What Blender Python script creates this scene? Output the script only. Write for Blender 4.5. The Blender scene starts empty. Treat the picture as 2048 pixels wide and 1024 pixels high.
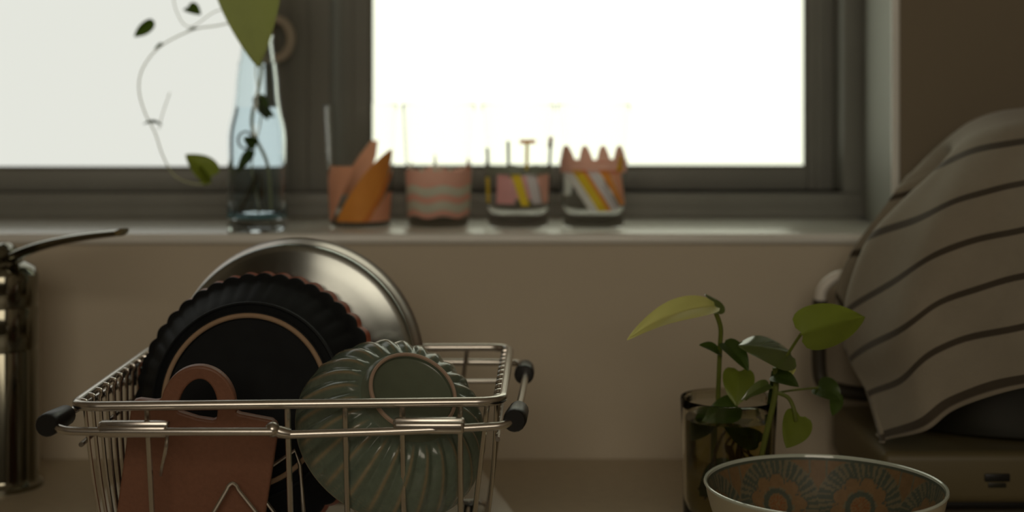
import bpy, bmesh, math, random
import numpy as np
from mathutils import Vector, Matrix
random.seed(7)
SC = bpy.context.scene
COL = SC.collection
PI = math.pi
# ------------------------------------------------------------------ camera, world, light, exposure
F, HOR, CZ = 2844.4, 210.0, 1.24          # focal length in px of a 2048 frame, horizon row, eye height
cam = bpy.data.cameras.new('camera'); camo = bpy.data.objects.new('camera', cam); COL.objects.link(camo)
camo.location = (0, 0, CZ); camo.rotation_euler = (PI/2, 0, 0)
cam.sensor_width = 36; cam.lens = 50; cam.shift_y = -302/2048; cam.clip_start = 0.02
cam.dof.use_dof = True; cam.dof.focus_distance = 1.0; cam.dof.aperture_fstop = 3.5
SC.camera = camo

SC.view_settings.view_transform = 'Standard'; SC.view_settings.look = 'None'
SC.view_settings.gamma = 1; SC.view_settings.exposure = 0.0; SC.view_settings.use_curve_mapping = False
w = bpy.data.worlds.new('overcast_sky'); SC.world = w; w.use_nodes = True
wb = w.node_tree.nodes['Background']; wb.inputs[0].default_value = (1.0, 1.02, 0.88, 1); wb.inputs[1].default_value = 1.3

def area(name, loc, target, sx, sy, power, color):
    l = bpy.data.lights.new(name, 'AREA'); l.shape = 'RECTANGLE'; l.size = sx; l.size_y = sy
    l.energy = power; l.color = color
    o = bpy.data.objects.new(name, l); COL.objects.link(o); o.location = loc
    o.rotation_euler = (Vector(target)-Vector(loc)).to_track_quat('-Z', 'Y').to_euler()
    return o
area('fill_light', (-0.06, -1.2, 1.9), (0.0, 1.37, 1.05), 1.2, 0.8, 9.0, (1.0, 0.88, 0.70))  # unseen fill lamp added behind the camera to brighten the room side

# ------------------------------------------------------------------ helpers
def P(px, py, d):
    return Vector(((px-1024)/F*d, d, CZ-(py-HOR)/F*d))

class MB:
    def __init__(s): s.v = []; s.f = []; s.attr = None
    def add(s, vs, fs):
        k = len(s.v); s.v += [tuple(v) for v in vs]; s.f += [tuple(i+k for i in f) for f in fs]; return s
    def tube(s, path, r, segs=8, closed=False, cap=True, flat=1.0, up=None):
        path = [Vector(p) for p in path]; n = len(path)
        rs = r if isinstance(r, (list, tuple)) else [r]*n
        T = []
        for i in range(n):
            a = path[i-1] if (i > 0 or closed) else path[i]; b = path[(i+1) % n] if (i < n-1 or closed) else path[i]
            T.append((b-a).normalized())
        nrm = Vector(up) if up is not None else (Vector((0,0,1)) if abs(T[0].z) < .9 else Vector((1,0,0)))
        vs = []
        for i in range(n):
            nrm = (nrm - T[i]*nrm.dot(T[i])).normalized(); bi = T[i].cross(nrm)
            for k in range(segs):
                a = 2*PI*k/segs
                vs.append(path[i] + (bi*math.cos(a) + nrm*math.sin(a)*flat)*rs[i])
        fs = []
        m = n if closed else n-1
        for i in range(m):
            for k in range(segs):
                j = (i+1) % n; l = (k+1) % segs
                fs.append((i*segs+k, i*segs+l, j*segs+l, j*segs+k))
        if cap and not closed:
            fs.append(tuple(reversed(range(segs)))); fs.append(tuple((n-1)*segs+k for k in range(segs)))
        return s.add(vs, fs)
    def lathe(s, prof, segs=48, rf=None):
        vs = []; fs = []; n = len(prof)
        for i, (r, z) in enumerate(prof):
            for k in range(segs):
                t = 2*PI*k/segs
                rr, zz = rf(t, i, r, z) if rf else (r, z)
                vs.append((rr*math.cos(t), rr*math.sin(t), zz))
        for i in range(n-1):
            for k in range(segs):
                l = (k+1) % segs
                fs.append((i*segs+k, i*segs+l, (i+1)*segs+l, (i+1)*segs+k))
        return s.add(vs, fs)
    def grid(s, pts):                       # pts[i][j]
        n = len(pts); m = len(pts[0])
        return s.add([p for row in pts for p in row],
                     [(i*m+j, i*m+j+1, (i+1)*m+j+1, (i+1)*m+j) for i in range(n-1) for j in range(m-1)])
    def box(s, x0, x1, y0, y1, z0, z1, bev=0.0, seg=2):
        bm = bmesh.new(); bmesh.ops.create_cube(bm, size=1)
        for v in bm.verts: v.co = ((x0+x1)/2+v.co.x*(x1-x0), (y0+y1)/2+v.co.y*(y1-y0), (z0+z1)/2+v.co.z*(z1-z0))
        if bev: bmesh.ops.bevel(bm, geom=bm.edges[:], offset=bev, segments=seg, profile=.5, affect='EDGES')
        bm.verts.index_update()
        s.add([v.co.copy() for v in bm.verts], [tuple(v.index for v in f.verts) for f in bm.faces]); bm.free(); return s
    def sphere(s, c, r, u=12, v=8, sc=(1,1,1)):
        prof = [(max(1e-5, r*math.sin(PI*i/v)), -r*math.cos(PI*i/v)) for i in range(v+1)]
        k = len(s.v); s.lathe(prof, u)
        for i in range(k, len(s.v)):
            x, y, z = s.v[i]; s.v[i] = (x*sc[0]+c[0], y*sc[1]+c[1], z*sc[2]+c[2])
        return s
    def build(s, name, mat, parent=None, smooth=True, off=None, M=None, angle=40, fix=True):
        me = bpy.data.meshes.new(name)
        vs = s.v
        if M is not None: vs = [tuple(M @ Vector(v)) for v in vs]
        if off is not None: vs = [(v[0]-off[0], v[1]-off[1], v[2]-off[2]) for v in vs]
        me.from_pydata(vs, [], s.f); me.update()
        if fix:
            bm = bmesh.new(); bm.from_mesh(me); bmesh.ops.remove_doubles(bm, verts=bm.verts, dist=1e-6)
            bmesh.ops.recalc_face_normals(bm, faces=bm.faces); bm.to_mesh(me); bm.free()
        if smooth:
            me.shade_smooth()
            if angle: me.set_sharp_from_angle(angle=math.radians(angle))
        o = bpy.data.objects.new(name, me); COL.objects.link(o)
        if mat: me.materials.append(mat)
        if parent: o.parent = parent
        return o

def tag(o, label, cat, group=None):
    o['label'] = label; o['category'] = cat
    if group: o['group'] = group
    return o
def thing(name, label, cat, loc=(0,0,0), M=None, group=None):
    o = bpy.data.objects.new(name, None); COL.objects.link(o); o.empty_display_size = .02
    if M is not None: o.matrix_world = M
    else: o.location = loc
    return tag(o, label, cat, group)
def struct(o): o['kind'] = 'structure'; return o
def axis_matrix(loc, a, spin=0):
    q = Vector(a).normalized().to_track_quat('Z', 'Y')
    return Matrix.Translation(loc) @ q.to_matrix().to_4x4() @ Matrix.Rotation(spin, 4, 'Z')
def catmull(pts, n=8, closed=False):
    pts = [Vector(p) for p in pts]; out = []; m = len(pts)
    for i in range(m if closed else m-1):
        if closed: a, b, c, d = pts[i-1], pts[i], pts[(i+1) % m], pts[(i+2) % m]
        else: a, b, c, d = pts[max(i-1, 0)], pts[i], pts[i+1], pts[min(i+2, m-1)]
        for k in range(n):
            t = k/n
            out.append(.5*((2*b)+(c-a)*t+(2*a-5*b+4*c-d)*t*t+(3*b-a-3*c+d)*t*t*t))
    if not closed: out.append(pts[-1].copy())
    return out
def curve_mesh(name, loops, extrude, bevel, mat, parent=None):
    """filled flat outline with holes, given thickness and rounded edges, as a mesh"""
    cu = bpy.data.curves.new(name, 'CURVE'); cu.dimensions = '2D'; cu.fill_mode = 'BOTH'
    cu.extrude = extrude; cu.bevel_depth = bevel; cu.bevel_resolution = 2
    for lp in loops:
        sp = cu.splines.new('POLY'); sp.points.add(len(lp)-1); sp.use_cyclic_u = True
        for p, q in zip(sp.points, lp): p.co = (q[0], q[1], 0, 1)
    tmp = bpy.data.objects.new(name, cu); COL.objects.link(tmp)
    bpy.context.view_layer.update()
    me = bpy.data.meshes.new_from_object(tmp.evaluated_get(bpy.context.evaluated_depsgraph_get()))
    bpy.data.objects.remove(tmp); me.name = name
    me.shade_smooth(); me.set_sharp_from_angle(angle=math.radians(35))
    o = bpy.data.objects.new(name, me); COL.objects.link(o); me.materials.clear(); me.materials.append(mat)
    if parent: o.parent = parent
    return o
def solidify(o, t, offset=0):
    m = o.modifiers.new('thickness', 'SOLIDIFY'); m.thickness = t; m.offset = offset; return o

# ------------------------------------------------------------------ materials
def mat(name, col, rough=.5, metal=0, var=.06, scale=30, bump=0, spec=.5, coat=0, sheen=0, aniso=0, col2=None, trans=0, ior=1.5, bscale=None):
    m = bpy.data.materials.new(name); m.use_nodes = True; nt = m.node_tree; N = nt.nodes; L = nt.links
    b = N['Principled BSDF']
    b.inputs['Roughness'].default_value = rough; b.inputs['Metallic'].default_value = metal
    b.inputs['Specular IOR Level'].default_value = spec; b.inputs['Coat Weight'].default_value = coat
    b.inputs['Sheen Weight'].default_value = sheen; b.inputs['IOR'].default_value = ior
    b.inputs['Transmission Weight'].default_value = trans
    tc = N.new('ShaderNodeTexCoord'); nz = N.new('ShaderNodeTexNoise'); nz.inputs['Scale'].default_value = scale
    nz.inputs['Detail'].default_value = 4
    L.new(tc.outputs['Object'], nz.inputs['Vector'])
    mix = N.new('ShaderNodeMix'); mix.data_type = 'RGBA'
    c1 = (*[c*(1-var) for c in col], 1); c2 = (*[min(1, c*(1+var)) for c in col], 1) if col2 is None else (*col2, 1)
    mix.inputs[6].default_value = c1; mix.inputs[7].default_value = c2
    L.new(nz.outputs['Fac'], mix.inputs[0]); L.new(mix.outputs[2], b.inputs['Base Color'])
    if bump:
        bp = N.new('ShaderNodeBump'); bp.inputs['Strength'].default_value = bump; bp.inputs['Distance'].default_value = .001
        src = nz
        if bscale:
            src = N.new('ShaderNodeTexNoise'); src.inputs['Scale'].default_value = bscale; L.new(tc.outputs['Object'], src.inputs['Vector'])
        L.new(src.outputs['Fac'], bp.inputs['Height']); L.new(bp.outputs['Normal'], b.inputs['Normal'])
    if aniso:
        b.inputs['Anisotropic Rotation'].default_value = .25; tg = N.new('ShaderNodeTangent'); tg.direction_type = 'RADIAL'; tg.axis = 'Z'
        b.inputs['Anisotropic'].default_value = aniso; L.new(tg.outputs[0], b.inputs['Tangent'])
    return m
def attr_mat(name, rough, spec=.5, coat=0, attr='tint'):
    m = mat(name, (.5, .5, .5), rough, spec=spec, coat=coat, scale=250)
    N = m.node_tree.nodes; L = m.node_tree.links; b = N['Principled BSDF']
    at = N.new('ShaderNodeAttribute'); at.attribute_name = attr
    mix = N.new('ShaderNodeMix'); mix.data_type = 'RGBA'; mix.blend_type = 'MULTIPLY'; mix.inputs[0].default_value = 1
    nz = [n for n in N if n.bl_idname == 'ShaderNodeTexNoise'][0]
    mr = N.new('ShaderNodeMapRange'); mr.inputs[3].default_value = .8; mr.inputs[4].default_value = 1.2
    L.new(nz.outputs['Fac'], mr.inputs[0])
    L.new(at.outputs['Color'], mix.inputs[6]); L.new(mr.outputs[0], mix.inputs[7]); L.new(mix.outputs[2], b.inputs['Base Color'])
    return m
def set_tint(me, cols):
    a = me.color_attributes.new('tint', 'FLOAT_COLOR', 'POINT')
    c = np.ones((len(me.vertices), 4), dtype=np.float32); c[:, :3] = cols; a.data.foreach_set('color', c.ravel())
def glass(name, col, rough=0.0, ior=1.45):
    m = bpy.data.materials.new(name); m.use_nodes = True; N = m.node_tree.nodes; L = m.node_tree.links
    b = N['Principled BSDF']; b.inputs['Base Color'].default_value = (*col, 1); b.inputs['Transmission Weight'].default_value = 1
    b.inputs['Roughness'].default_value = rough; b.inputs['IOR'].default_value = ior
    return m
def pane_mat(name, tint):
    m = bpy.data.materials.new(name); m.use_nodes = True; N = m.node_tree.nodes; L = m.node_tree.links
    N.remove(N['Principled BSDF']); out = N['Material Output']
    t = N.new('ShaderNodeBsdfTransparent'); t.inputs[0].default_value = (*tint, 1)
    g = N.new('ShaderNodeBsdfGlossy'); g.inputs['Roughness'].default_value = .03; g.inputs[0].default_value = (.6, .6, .6, 1)
    fr = N.new('ShaderNodeFresnel'); fr.inputs[0].default_value = 1.2
    mx = N.new('ShaderNodeMixShader'); L.new(fr.outputs[0], mx.inputs[0]); L.new(t.outputs[0], mx.inputs[1]); L.new(g.outputs[0], mx.inputs[2])
    L.new(mx.outputs[0], out.inputs[0]); return m
def leaf_mat(name, col, tcol, tr=.4, rough=.35):
    m = mat(name, col, rough, var=.18, scale=60, spec=.5)
    N = m.node_tree.nodes; L = m.node_tree.links; out = N['Material Output']; b = N['Principled BSDF']
    t = N.new('ShaderNodeBsdfTranslucent'); t.inputs[0].default_value = (*tcol, 1)
    mx = N.new('ShaderNodeMixShader'); mx.inputs[0].default_value = tr
    L.new(b.outputs[0], mx.inputs[1]); L.new(t.outputs[0], mx.inputs[2]); L.new(mx.outputs[0], out.inputs[0]); return m

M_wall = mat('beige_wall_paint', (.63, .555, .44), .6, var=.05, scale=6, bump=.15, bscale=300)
M_rwall = mat('darkened_wall_paint', (.235, .195, .135), .75, var=.05, scale=6)  # light falloff at the upper right put into a darker wall colour
M_room = mat('room_wall_paint', (.42, .36, .28), .8, var=.04, scale=3)
M_reveal = mat('pale_reveal_paint', (.31, .315, .28), .6)
M_sill = mat('pale_sill_stone', (.68, .68, .62), .28, var=.07, scale=40)
M_edge = mat('pale_edge_trim', (.93, .93, .90), .18, var=.04, scale=40, coat=.5)
M_frame = mat('dark_bronze_aluminium', (.265, .27, .245), .45, var=.08, scale=20)
M_frame2 = mat('dark_window_gasket', (.15, .147, .12), .6)
M_latch = mat('cream_plastic_latch', (.62, .54, .44), .35)
M_pane1 = pane_mat('tinted_window_glass', (.78, .778, .80))
M_pane2 = pane_mat('clear_window_glass', (.99, .995, .955))
M_counter = mat('speckled_beige_worktop', (.56, .48, .35), .36, var=.12, scale=90)
M_cab = mat('cabinet_laminate', (.35, .30, .24), .5)
M_floor = mat('floor_tile', (.25, .21, .16), .5)
M_tray = mat('pale_tray_plastic', (.84, .80, .72), .45)
M_steel = mat('brushed_steel_wire', (.60, .56, .51), .24, metal=1, var=.05, scale=200)
M_chrome = mat('polished_chrome', (.24, .23, .18), .10, metal=1, var=.02)
M_pan = mat('spun_stainless_steel', (.40, .42, .40), .24, metal=1, var=.05, scale=120, aniso=.85)
M_black = mat('black_rubber', (.007, .007, .007), .4, var=.2)
M_navy = mat('dark_navy_glaze', (.013, .0145, .016), .5, var=.3, scale=60, spec=.10)
M_foot = mat('unglazed_tan_clay', (.40, .27, .17), .7, var=.15, scale=120)
M_terra = mat('terracotta_glaze', (.42, .10, .045), .35, var=.25, scale=90)
M_board = mat('terracotta_pink_plastic', (.23, .100, .058), .5, var=.14, scale=320, bump=.25, bscale=400)
M_print = mat('dark_stamp_ink', (.04, .045, .03), .6)
M_foot2 = mat('unglazed_pinkish_clay', (.44, .31, .23), .7, var=.12, scale=150)
M_glass = glass('clear_tumbler_glass', (1, 1, .99), ior=1.085)
M_bottle = glass('blue_bottle_glass', (.86, .93, .96), ior=1.35)
M_bbase = mat('teal_base_glass', (.16, .36, .40), .15, spec=.6)
M_jar = glass('jar_glass', (.94, .94, .88), ior=1.25)
M_water = glass('clear_water', (.93, .97, 1.0), ior=1.12)
M_jwater = glass('cloudy_jar_water', (.42, .36, .15), ior=1.33)
M_leafY = leaf_mat('yellow_green_leaf', (.80, .78, .28), (1.0, 1.0, .34), .55)
M_leafG = leaf_mat('green_leaf', (.16, .20, .03), (.36, .43, .04), .40)
M_leafD = leaf_mat('dark_green_leaf', (.045, .078, .014), (.10, .17, .016), .35)
M_leafB = leaf_mat('backlit_olive_leaf', (.26, .27, .09), (.34, .38, .10), .40, .6)
M_leafS = leaf_mat('glossy_pale_leaf', (.10, .14, .04), (.2, .26, .05), .3, .2)
for n_, v_ in (('Coat Weight', 1), ('Coat Roughness', .12), ('Specular IOR Level', .9)): M_leafS.node_tree.nodes['Principled BSDF'].inputs[n_].default_value = v_
M_stem = leaf_mat('green_stem', (.20, .23, .05), (.4, .48, .08), .35, .5)
M_stemD = leaf_mat('brown_vine_stem', (.50, .48, .34), (.90, .90, .66), .6, .6)
M_root = mat('brown_roots', (.10, .065, .025), .8, var=.3)
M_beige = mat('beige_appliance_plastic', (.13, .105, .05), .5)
M_darkpot = mat('dark_pot_enamel', (.018, .018, .012), .35)
M_handle = mat('cream_handle_plastic', (.80, .76, .70), .3)
M_owhite = mat('cream_bowl_glaze', (.46, .41, .29), .25, coat=.3)
M_rimglaze = mat('pale_celadon_rim_glaze', (.60, .66, .58), .12, coat=.6)
def ink(name, col): return leaf_mat(name, col, tuple(min(1, c*1.1) for c in col), .38, .5)
M_rust = ink('rust_print', (.80, .27, .06)); M_orange = ink('orange_print', (.99, .36, .07))
M_salmon = ink('salmon_print', (.97, .43, .27)); M_pink = ink('pink_print', (.95, .50, .40))
M_sage = ink('sage_print', (.74, .72, .60)); M_yellow = ink('yellow_print', (1.0, .66, .04))
M_lilac = ink('lilac_print', (.82, .76, .80)); M_white = ink('white_print', (.90, .89, .86))
M_rose = ink('rose_print', (.84, .42, .42)); M_grey = ink('charcoal_print', (.24, .25, .20))

# ------------------------------------------------------------------ setting: room, window wall, window
YW = 1.37; ZC = .90; ZS = 1.1167; YB = 1.56
XL, XR, ZT = -1.05, .3845, 2.30
RX0, RX1, RY0, RZ1 = -1.7, .98, -2.3, 2.55
def solid(name, m, boxes, bev=0):
    b = MB()
    for q in boxes: b.box(*q, bev=bev)
    return struct(b.build(name, m, smooth=bool(bev), fix=False))
wl = MB()
wl.box(RX0, XL, YW, 1.72, 0, RZ1); wl.box(XL, RX1, YW, 1.72, 0, ZS-.011); wl.box(XL, RX1, YW, 1.72, ZT, RZ1)
wb_ = struct(wl.build('wall_back', M_wall, smooth=False, fix=False))
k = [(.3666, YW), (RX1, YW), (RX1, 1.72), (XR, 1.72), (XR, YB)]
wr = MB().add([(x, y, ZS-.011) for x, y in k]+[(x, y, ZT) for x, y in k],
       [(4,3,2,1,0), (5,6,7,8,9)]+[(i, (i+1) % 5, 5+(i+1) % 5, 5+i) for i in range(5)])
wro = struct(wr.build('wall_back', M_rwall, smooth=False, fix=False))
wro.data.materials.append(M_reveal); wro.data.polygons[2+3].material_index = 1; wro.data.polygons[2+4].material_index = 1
solid('wall_left', M_room, [(RX0-.1, RX0, RY0, 1.72, 0, RZ1)])
solid('wall_right', M_room, [(RX1, RX1+.1, RY0, 1.72, 0, RZ1)])
solid('wall_front', M_room, [(RX0-.1, RX1+.1, RY0-.1, RY0, 0, RZ1)])
solid('ceiling', M_room, [(RX0-.1, RX1+.1, RY0-.1, 1.72, RZ1, RZ1+.1)])
solid('floor', M_floor, [(RX0-.1, RX1+.1, RY0-.1, 1.72, -.1, 0)])
# stone sill slab with a pale rounded nose, and the metal bead on the reveal corner
struct(MB().box(XL, .376, YW-.001, YB+.03, ZS-.0112, ZS, .001).build('trim_1', M_sill))
nose = MB().tube([(RX0+.01, YW-.001, ZS-.0055), (.3655, YW-.001, ZS-.0055)], .0056, 12, up=(0, 0, 1))
struct(nose.build('trim_2', M_edge))
bead = MB().tube([(.3695, YW+.0005, ZS), (.3695, YW+.0005, ZT)], .0042, 10)
struct(bead.build('trim_3', M_edge))
# outer window frame
of = MB()
of.box(XL, XR, 1.553, 1.66, ZS, ZS+.0275, .002); of.box(.3615, XR, 1.553, 1.66, ZS+.0275, ZT, .002)
of.box(XL, XL+.03, 1.553, 1.66, ZS+.0275, ZT, .002); of.box(XL, XR, 1.553, 1.66, ZT-.03, ZT, .002)
of.box(XL, XR, 1.548, 1.553, ZS, ZS+.012, .001)
struct(of.build('trim_4', M_frame))
def sash(name, x0, x1, sl, sr, y0, y1, pm):
    r = bpy.data.objects.new(name, None); COL.objects.link(r); struct(r); r.location = ((x0+x1)/2, (y0+y1)/2, ZS)
    zb, zt = ZS+.0275, ZT-.03; gz = ZS+.0525; off = r.location
    for a, b in ((x0, x0+sl), (x1-sr, x1)):
        MB().box(a, b, y0, y1, zb, zt, .0022).box(a+.3*(b-a), a+.62*(b-a), y0-.004, y0+.001, zb, zt, .0015).build('stile', M_frame, r, off=off)
    for z0, z1 in ((zb, gz), (zt-.03, zt)):
        MB().box(x0+sl, x1-sr, y0+.001, y1, z0, z1, .002).build('rail', M_frame, r, off=off)
    ym = (y0+y1)/2
    MB().box(x0+sl-.004, x1-sr+.004, ym-.002, ym+.002, gz-.004, zt-.026).build('window_pane', pm, r, off=off, smooth=False)
    g = MB(); t = .003
    g.box(x0+sl, x1-sr, y0+.003, ym-.002, gz, gz+t); g.box(x1-sr-t, x1-sr, y0+.003, ym-.002, gz+t, zt-.03); g.box(x0+sl, x0+sl+t, y0+.003, ym-.002, gz+t, zt-.03)
    g.build('gasket', M_frame2, r, off=off, smooth=False)
    return r
w1 = sash('window_1', XL+.03, -.200, .04, .064, 1.566, 1.588, M_pane1)
w2 = sash('window_2', -.2085, .3615, .0487, .0295, 1.598, 1.62, M_pane2)
lt = MB()
c = P(548, 78, 1.552)
lt.tube([c+Vector((math.cos(a)*.0185, 0, math.sin(a)*.022)) for a in np.linspace(-2.0, 2.2, 20)], .0052, 10)
lt.sphere(c+Vector((-.012, .004, .0)), .008)
lt.box(c.x-.02, c.x-.002, c.y+.004, 1.5665, c.z-.03, c.z+.03, .002)
lt.build('window_latch', M_latch, w1, off=w1.location)

# ------------------------------------------------------------------ worktop
kc = thing('kitchen_counter', 'speckled beige kitchen worktop under the window wall', 'counter', (-.2, 1.05, 0))
MB().box(RX0+.002, RX1-.002, .62, YW-.001, ZC-.035, ZC, .003).build('worktop', M_counter, kc, off=kc.location)
MB().box(RX0+.002, RX1-.002, .68, YW-.001, .08, ZC-.035, .002).build('cabinet_base', M_cab, kc, off=kc.location)
MB().box(RX0+.002, RX1-.002, .74, YW-.001, 0, .08).build('plinth', M_frame, kc, off=kc.location, smooth=False)

# ------------------------------------------------------------------ tray and wire basket
ta = math.atan2(.039, .179)
tl = Vector((-.157, 1.11, ZC))
TM = Matrix.Translation(tl) @ Matrix.Rotation(ta, 4, 'Z')
tr = thing('drip_tray', 'pale plastic drip tray under the wire dish basket', 'tray', M=TM)
hw, hd = .167, .185
def rrect(hx, hy, r, n=6):
    out = []
    for cx, cy, a0 in ((hx-r, hy-r, 0), (-hx+r, hy-r, PI/2), (-hx+r, -hy+r, PI), (hx-r, -hy+r, 1.5*PI)):
        for k in range(n+1):
            a = a0+PI/2*k/n; out.append((cx+r*math.cos(a), cy+r*math.sin(a)))
    return out
rings = [(0, 0), (0, .006), (.003, .009), (.010, .0105), (.022, .009), (.029, .005), (.033, .003)]
tm = MB(); loops = [[(x, y, z) for x, y in rrect(hw-i, hd-i, .03-i*.7)] for i, z in rings]; n = len(loops[0])
tm.add([p for l in loops for p in l], [(i*n+k, i*n+(k+1) % n, (i+1)*n+(k+1) % n, (i+1)*n+k) for i in range(len(loops)-1) for k in range(n)]
       + [tuple(reversed(range(n))), tuple((len(loops)-1)*n+k for k in range(n))])
tm.build('tray_body', M_tray, tr)

ZR = CZ-.2011            # rim height
ZF = .9135                # basket floor height
top = [Vector((-.294, .948, ZR)), Vector((-.0065, .964, ZR)), Vector((-.0015, 1.180, ZR)), Vector((-.2975, 1.174, ZR))]
bot = [Vector((-.276, .972, ZF)), Vector((-.022, .986, ZF)), Vector((-.020, 1.170, ZF)), Vector((-.294, 1.166, ZF))]
def round_loop(q, r, n=6):
    out = []
    for i in range(4):
        p = q[i]; a = (q[i-1]-p).normalized(); b = (q[(i+1) % 4]-p).normalized()
        p0, p1 = p+a*r, p+b*r
        for k in range(n+1):
            t = k/n; out.append(p0*(1-t)**2+p*2*t*(1-t)+p1*t*t)
    return out
bk = thing('dish_basket', 'steel wire dish basket with black capped side arms on the counter', 'basket', (-.15, 1.07, ZC))
bo = bk.location
MB().tube(round_loop(top, .018), .0033, 10, closed=True).build('rim', M_steel, bk, off=bo)
MB().tube(round_loop(bot, .015), .0022, 8, closed=True).build('bottom_rim', M_steel, bk, off=bo)
def wire(name, pts, r=.0018, segs=8):
    return MB().tube(pts, r, segs).build(name, M_steel, bk, off=bo)
def lerp(a, b, t): return a*(1-t)+b*t
def side_pts(i, t, tb=None):
    return lerp(top[i], top[(i+1) % 4], t), lerp(bot[i], bot[(i+1) % 4], t if tb is None else tb)
def upright(i, t, nrm, r=.0018, hook=True):
    a, b = side_pts(i, t)
    pts = [b, lerp(b, a, .5), lerp(b, a, .93)]
    if hook: pts = [b, lerp(b, a, .5), lerp(b, a, .92)+nrm*.0035, a+nrm*.0056+Vector((0, 0, -.0025)), a+nrm*.0050+Vector((0, 0, .0006)), a+nrm*.001+Vector((0, 0, .0012))]
    else: pts += [a]
    return wire('upright_wire', catmull(pts, 4), r)
fx = lambda px: ((px-1024)/F*.955 - top[0].x)/(top[1].x-top[0].x)
for px in (297, 574, 689, 803, 919): 
    t_ = fx(px); xt = lerp(top[0], top[1], t_).x; tb_ = (xt-bot[0].x)/(bot[1].x-bot[0].x)
    a_, b_ = side_pts(0, t_, tb_); wire('upright_wire', [b_, lerp(b_, a_, .5), a_], .0020)
upright(0, .965, Vector((0, .8, 0)), .0018, hook=False)
for k in range(11): upright(3, 1-(.07+.083*k), Vector((1, 0, 0)), .0014)      # left side
for k in range(11): upright(1, .07+.083*k, Vector((-1, 0, 0)), .0014)          # right side
for t in (.12, .32, .52, .72, .92): upright(2, t, Vector((0, -1, 0)), hook=False)
for i in (1, 3, 2):
    a0, b0 = side_pts(i, .02); a1, b1 = side_pts(i, .98)
    wire('cross_wire', [lerp(a0, b0, .22), lerp(a1, b1, .22)], .0018)
for k in range(9):
    t = (k+.5)/9
    wire('floor_wire', [lerp(bot[0], bot[1], t), lerp(bot[3], bot[2], t)], .0016)
for t in (.25, .75): wire('floor_wire', [lerp(bot[0], bot[3], t)-Vector((0, 0, .003)), lerp(bot[1], bot[2], t)-Vector((0, 0, .003))], .002)
for x, y in ((-.262, 1.012), (-.036, 1.022), (-.034, 1.158), (-.276, 1.152)):
    b = MB().lathe([(1e-4, -.0103), (.006, -.0103), (.0065, -.007), (.005, .002), (1e-4, .003)], 12)
    b.build('rubber_foot', M_black, bk, off=(bo[0]-x, bo[1]-y, bo[2]-ZF))
# plate rack of bent wires inside the front
for (x0, x1, x2, ya) in ((408, 465, 545, .985),):
    yb = ya+.01
    a = P(x0, 1035, ya); m_ = P(x1, 966 if x1 < 500 else 905, ya); b = P(x2, 1035, ya)
    lo1 = Vector((a.x-.02, yb, ZF)); lo2 = Vector((b.x+.02, yb, ZF))
    wire('plate_rack_wire', [lo1, m_+Vector((-.004, 0, -.0045))]+[m_+Vector((s*.002, 0, -.0012*abs(s)**1.5)) for s in (-1.4, -.7, 0, .7, 1.4)]+[m_+Vector((.004, 0, -.0045)), lo2], .0015)
    wire('plate_rack_wire', [lo1+Vector((0, .012, 0)), m_+Vector((.004, .012, -.004))]+[m_+Vector((.008+s*.002, .012, -.0012*abs(s)**1.5)) for s in (-1, 0, 1)]+[m_+Vector((.012, .012, -.004)), lo2+Vector((.006, .012, 0))], .0015)
wire('plate_rack_wire', [P(430, 1060, 1.03), P(540, 934, 1.032), P(590, 900, 1.034), P(600, 930, 1.034), P(610, 1060, 1.034)], .0015)
wire('glint_wire', catmull([P(334, 872, .948), P(332, 895, .946), P(325, 930, .95), P(322, 950, .962)], 4), .0013)  # added wire in the shape of a bright reflection streak
# pull-out arms: one U of rod each side, with sleeves, ball joint and black grips
ZH = CZ-.2155
def arm(sgn):
    if sgn > 0: x0, xo, yn, yf, yfr, ybk = -.147, .0035, .960, 1.184, .943, 1.191
    else: x0, xo, yn, yf, yfr, ybk = -.158, -.3065, .946, 1.178, .938, 1.185
    s = sgn
    fr = [Vector((x0, yfr, ZH-.003*(s > 0))), Vector((x0+(xo-x0)*.5, yfr+(.004 if s > 0 else 0), ZH-.0015*(s > 0))), Vector((xo-s*.022, yfr+.008*(s > 0)+.001, ZH))]
    cor = [Vector((xo-s*.008, yfr+.009*(s > 0)+.003, ZH+.001)), Vector((xo-s*.001, yn+.004, ZH+.003)), Vector((xo, yn+.016, ZH+.0035))]
    far = [Vector((xo+.004, 1.05, ZH+.002)), Vector((xo+.0075, yf-.03, ZH)), Vector((xo+.0065-s*.002, yf-.006, ZH)), Vector((xo-s*.016, ybk, ZH)), Vector((x0, ybk, ZH))]
    r = MB().tube(catmull(fr+cor+far, 6), .0028, 10).build('handle_rod', M_steel, bk, off=bo)
    for c0, d in ((Vector((xo-.0003, yn+.012, ZH+.0033)), Vector((.02, .2, 0))), (Vector((xo+.0068, yf-.036, ZH+.0005)), Vector((.01, .2, -.003)))):
        d = d.normalized(); L = .034
        g = MB().tube([c0-d*L*.5, c0-d*L*.47, c0-d*L*.2, c0+d*L*.1, c0+d*L*.45, c0+d*L*.5], [.0070, .0078, .0080, .0076, .0070, .006], 16)
        g.build('rubber_grip', M_black, r, off=bo)
    return r
arm(1); arm(-1)
for (pxa, pxb, y) in ((195, 336, .9395), (786, 929, .9495)):
    a = P(pxa, 0, y).x; b = P(pxb, 0, y).x
    MB().box(a, b, y-.0035, y+.0035, ZH-.004, ZH+.0045, .0025, 3).box(a, b, y-.0005, y+.008, ZH+.0005, ZH+.006, .002, 2).build('arm_sleeve', M_steel, bk, off=bo)
j = P(545, 859, .941)
MB().sphere(j, .0052, 14, 10).tube([j, P(560, 864, .942), P(580, 868, .943)], [.0032, .0042, .0034], 10).build('arm_joint', M_steel, bk, off=bo)

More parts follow.
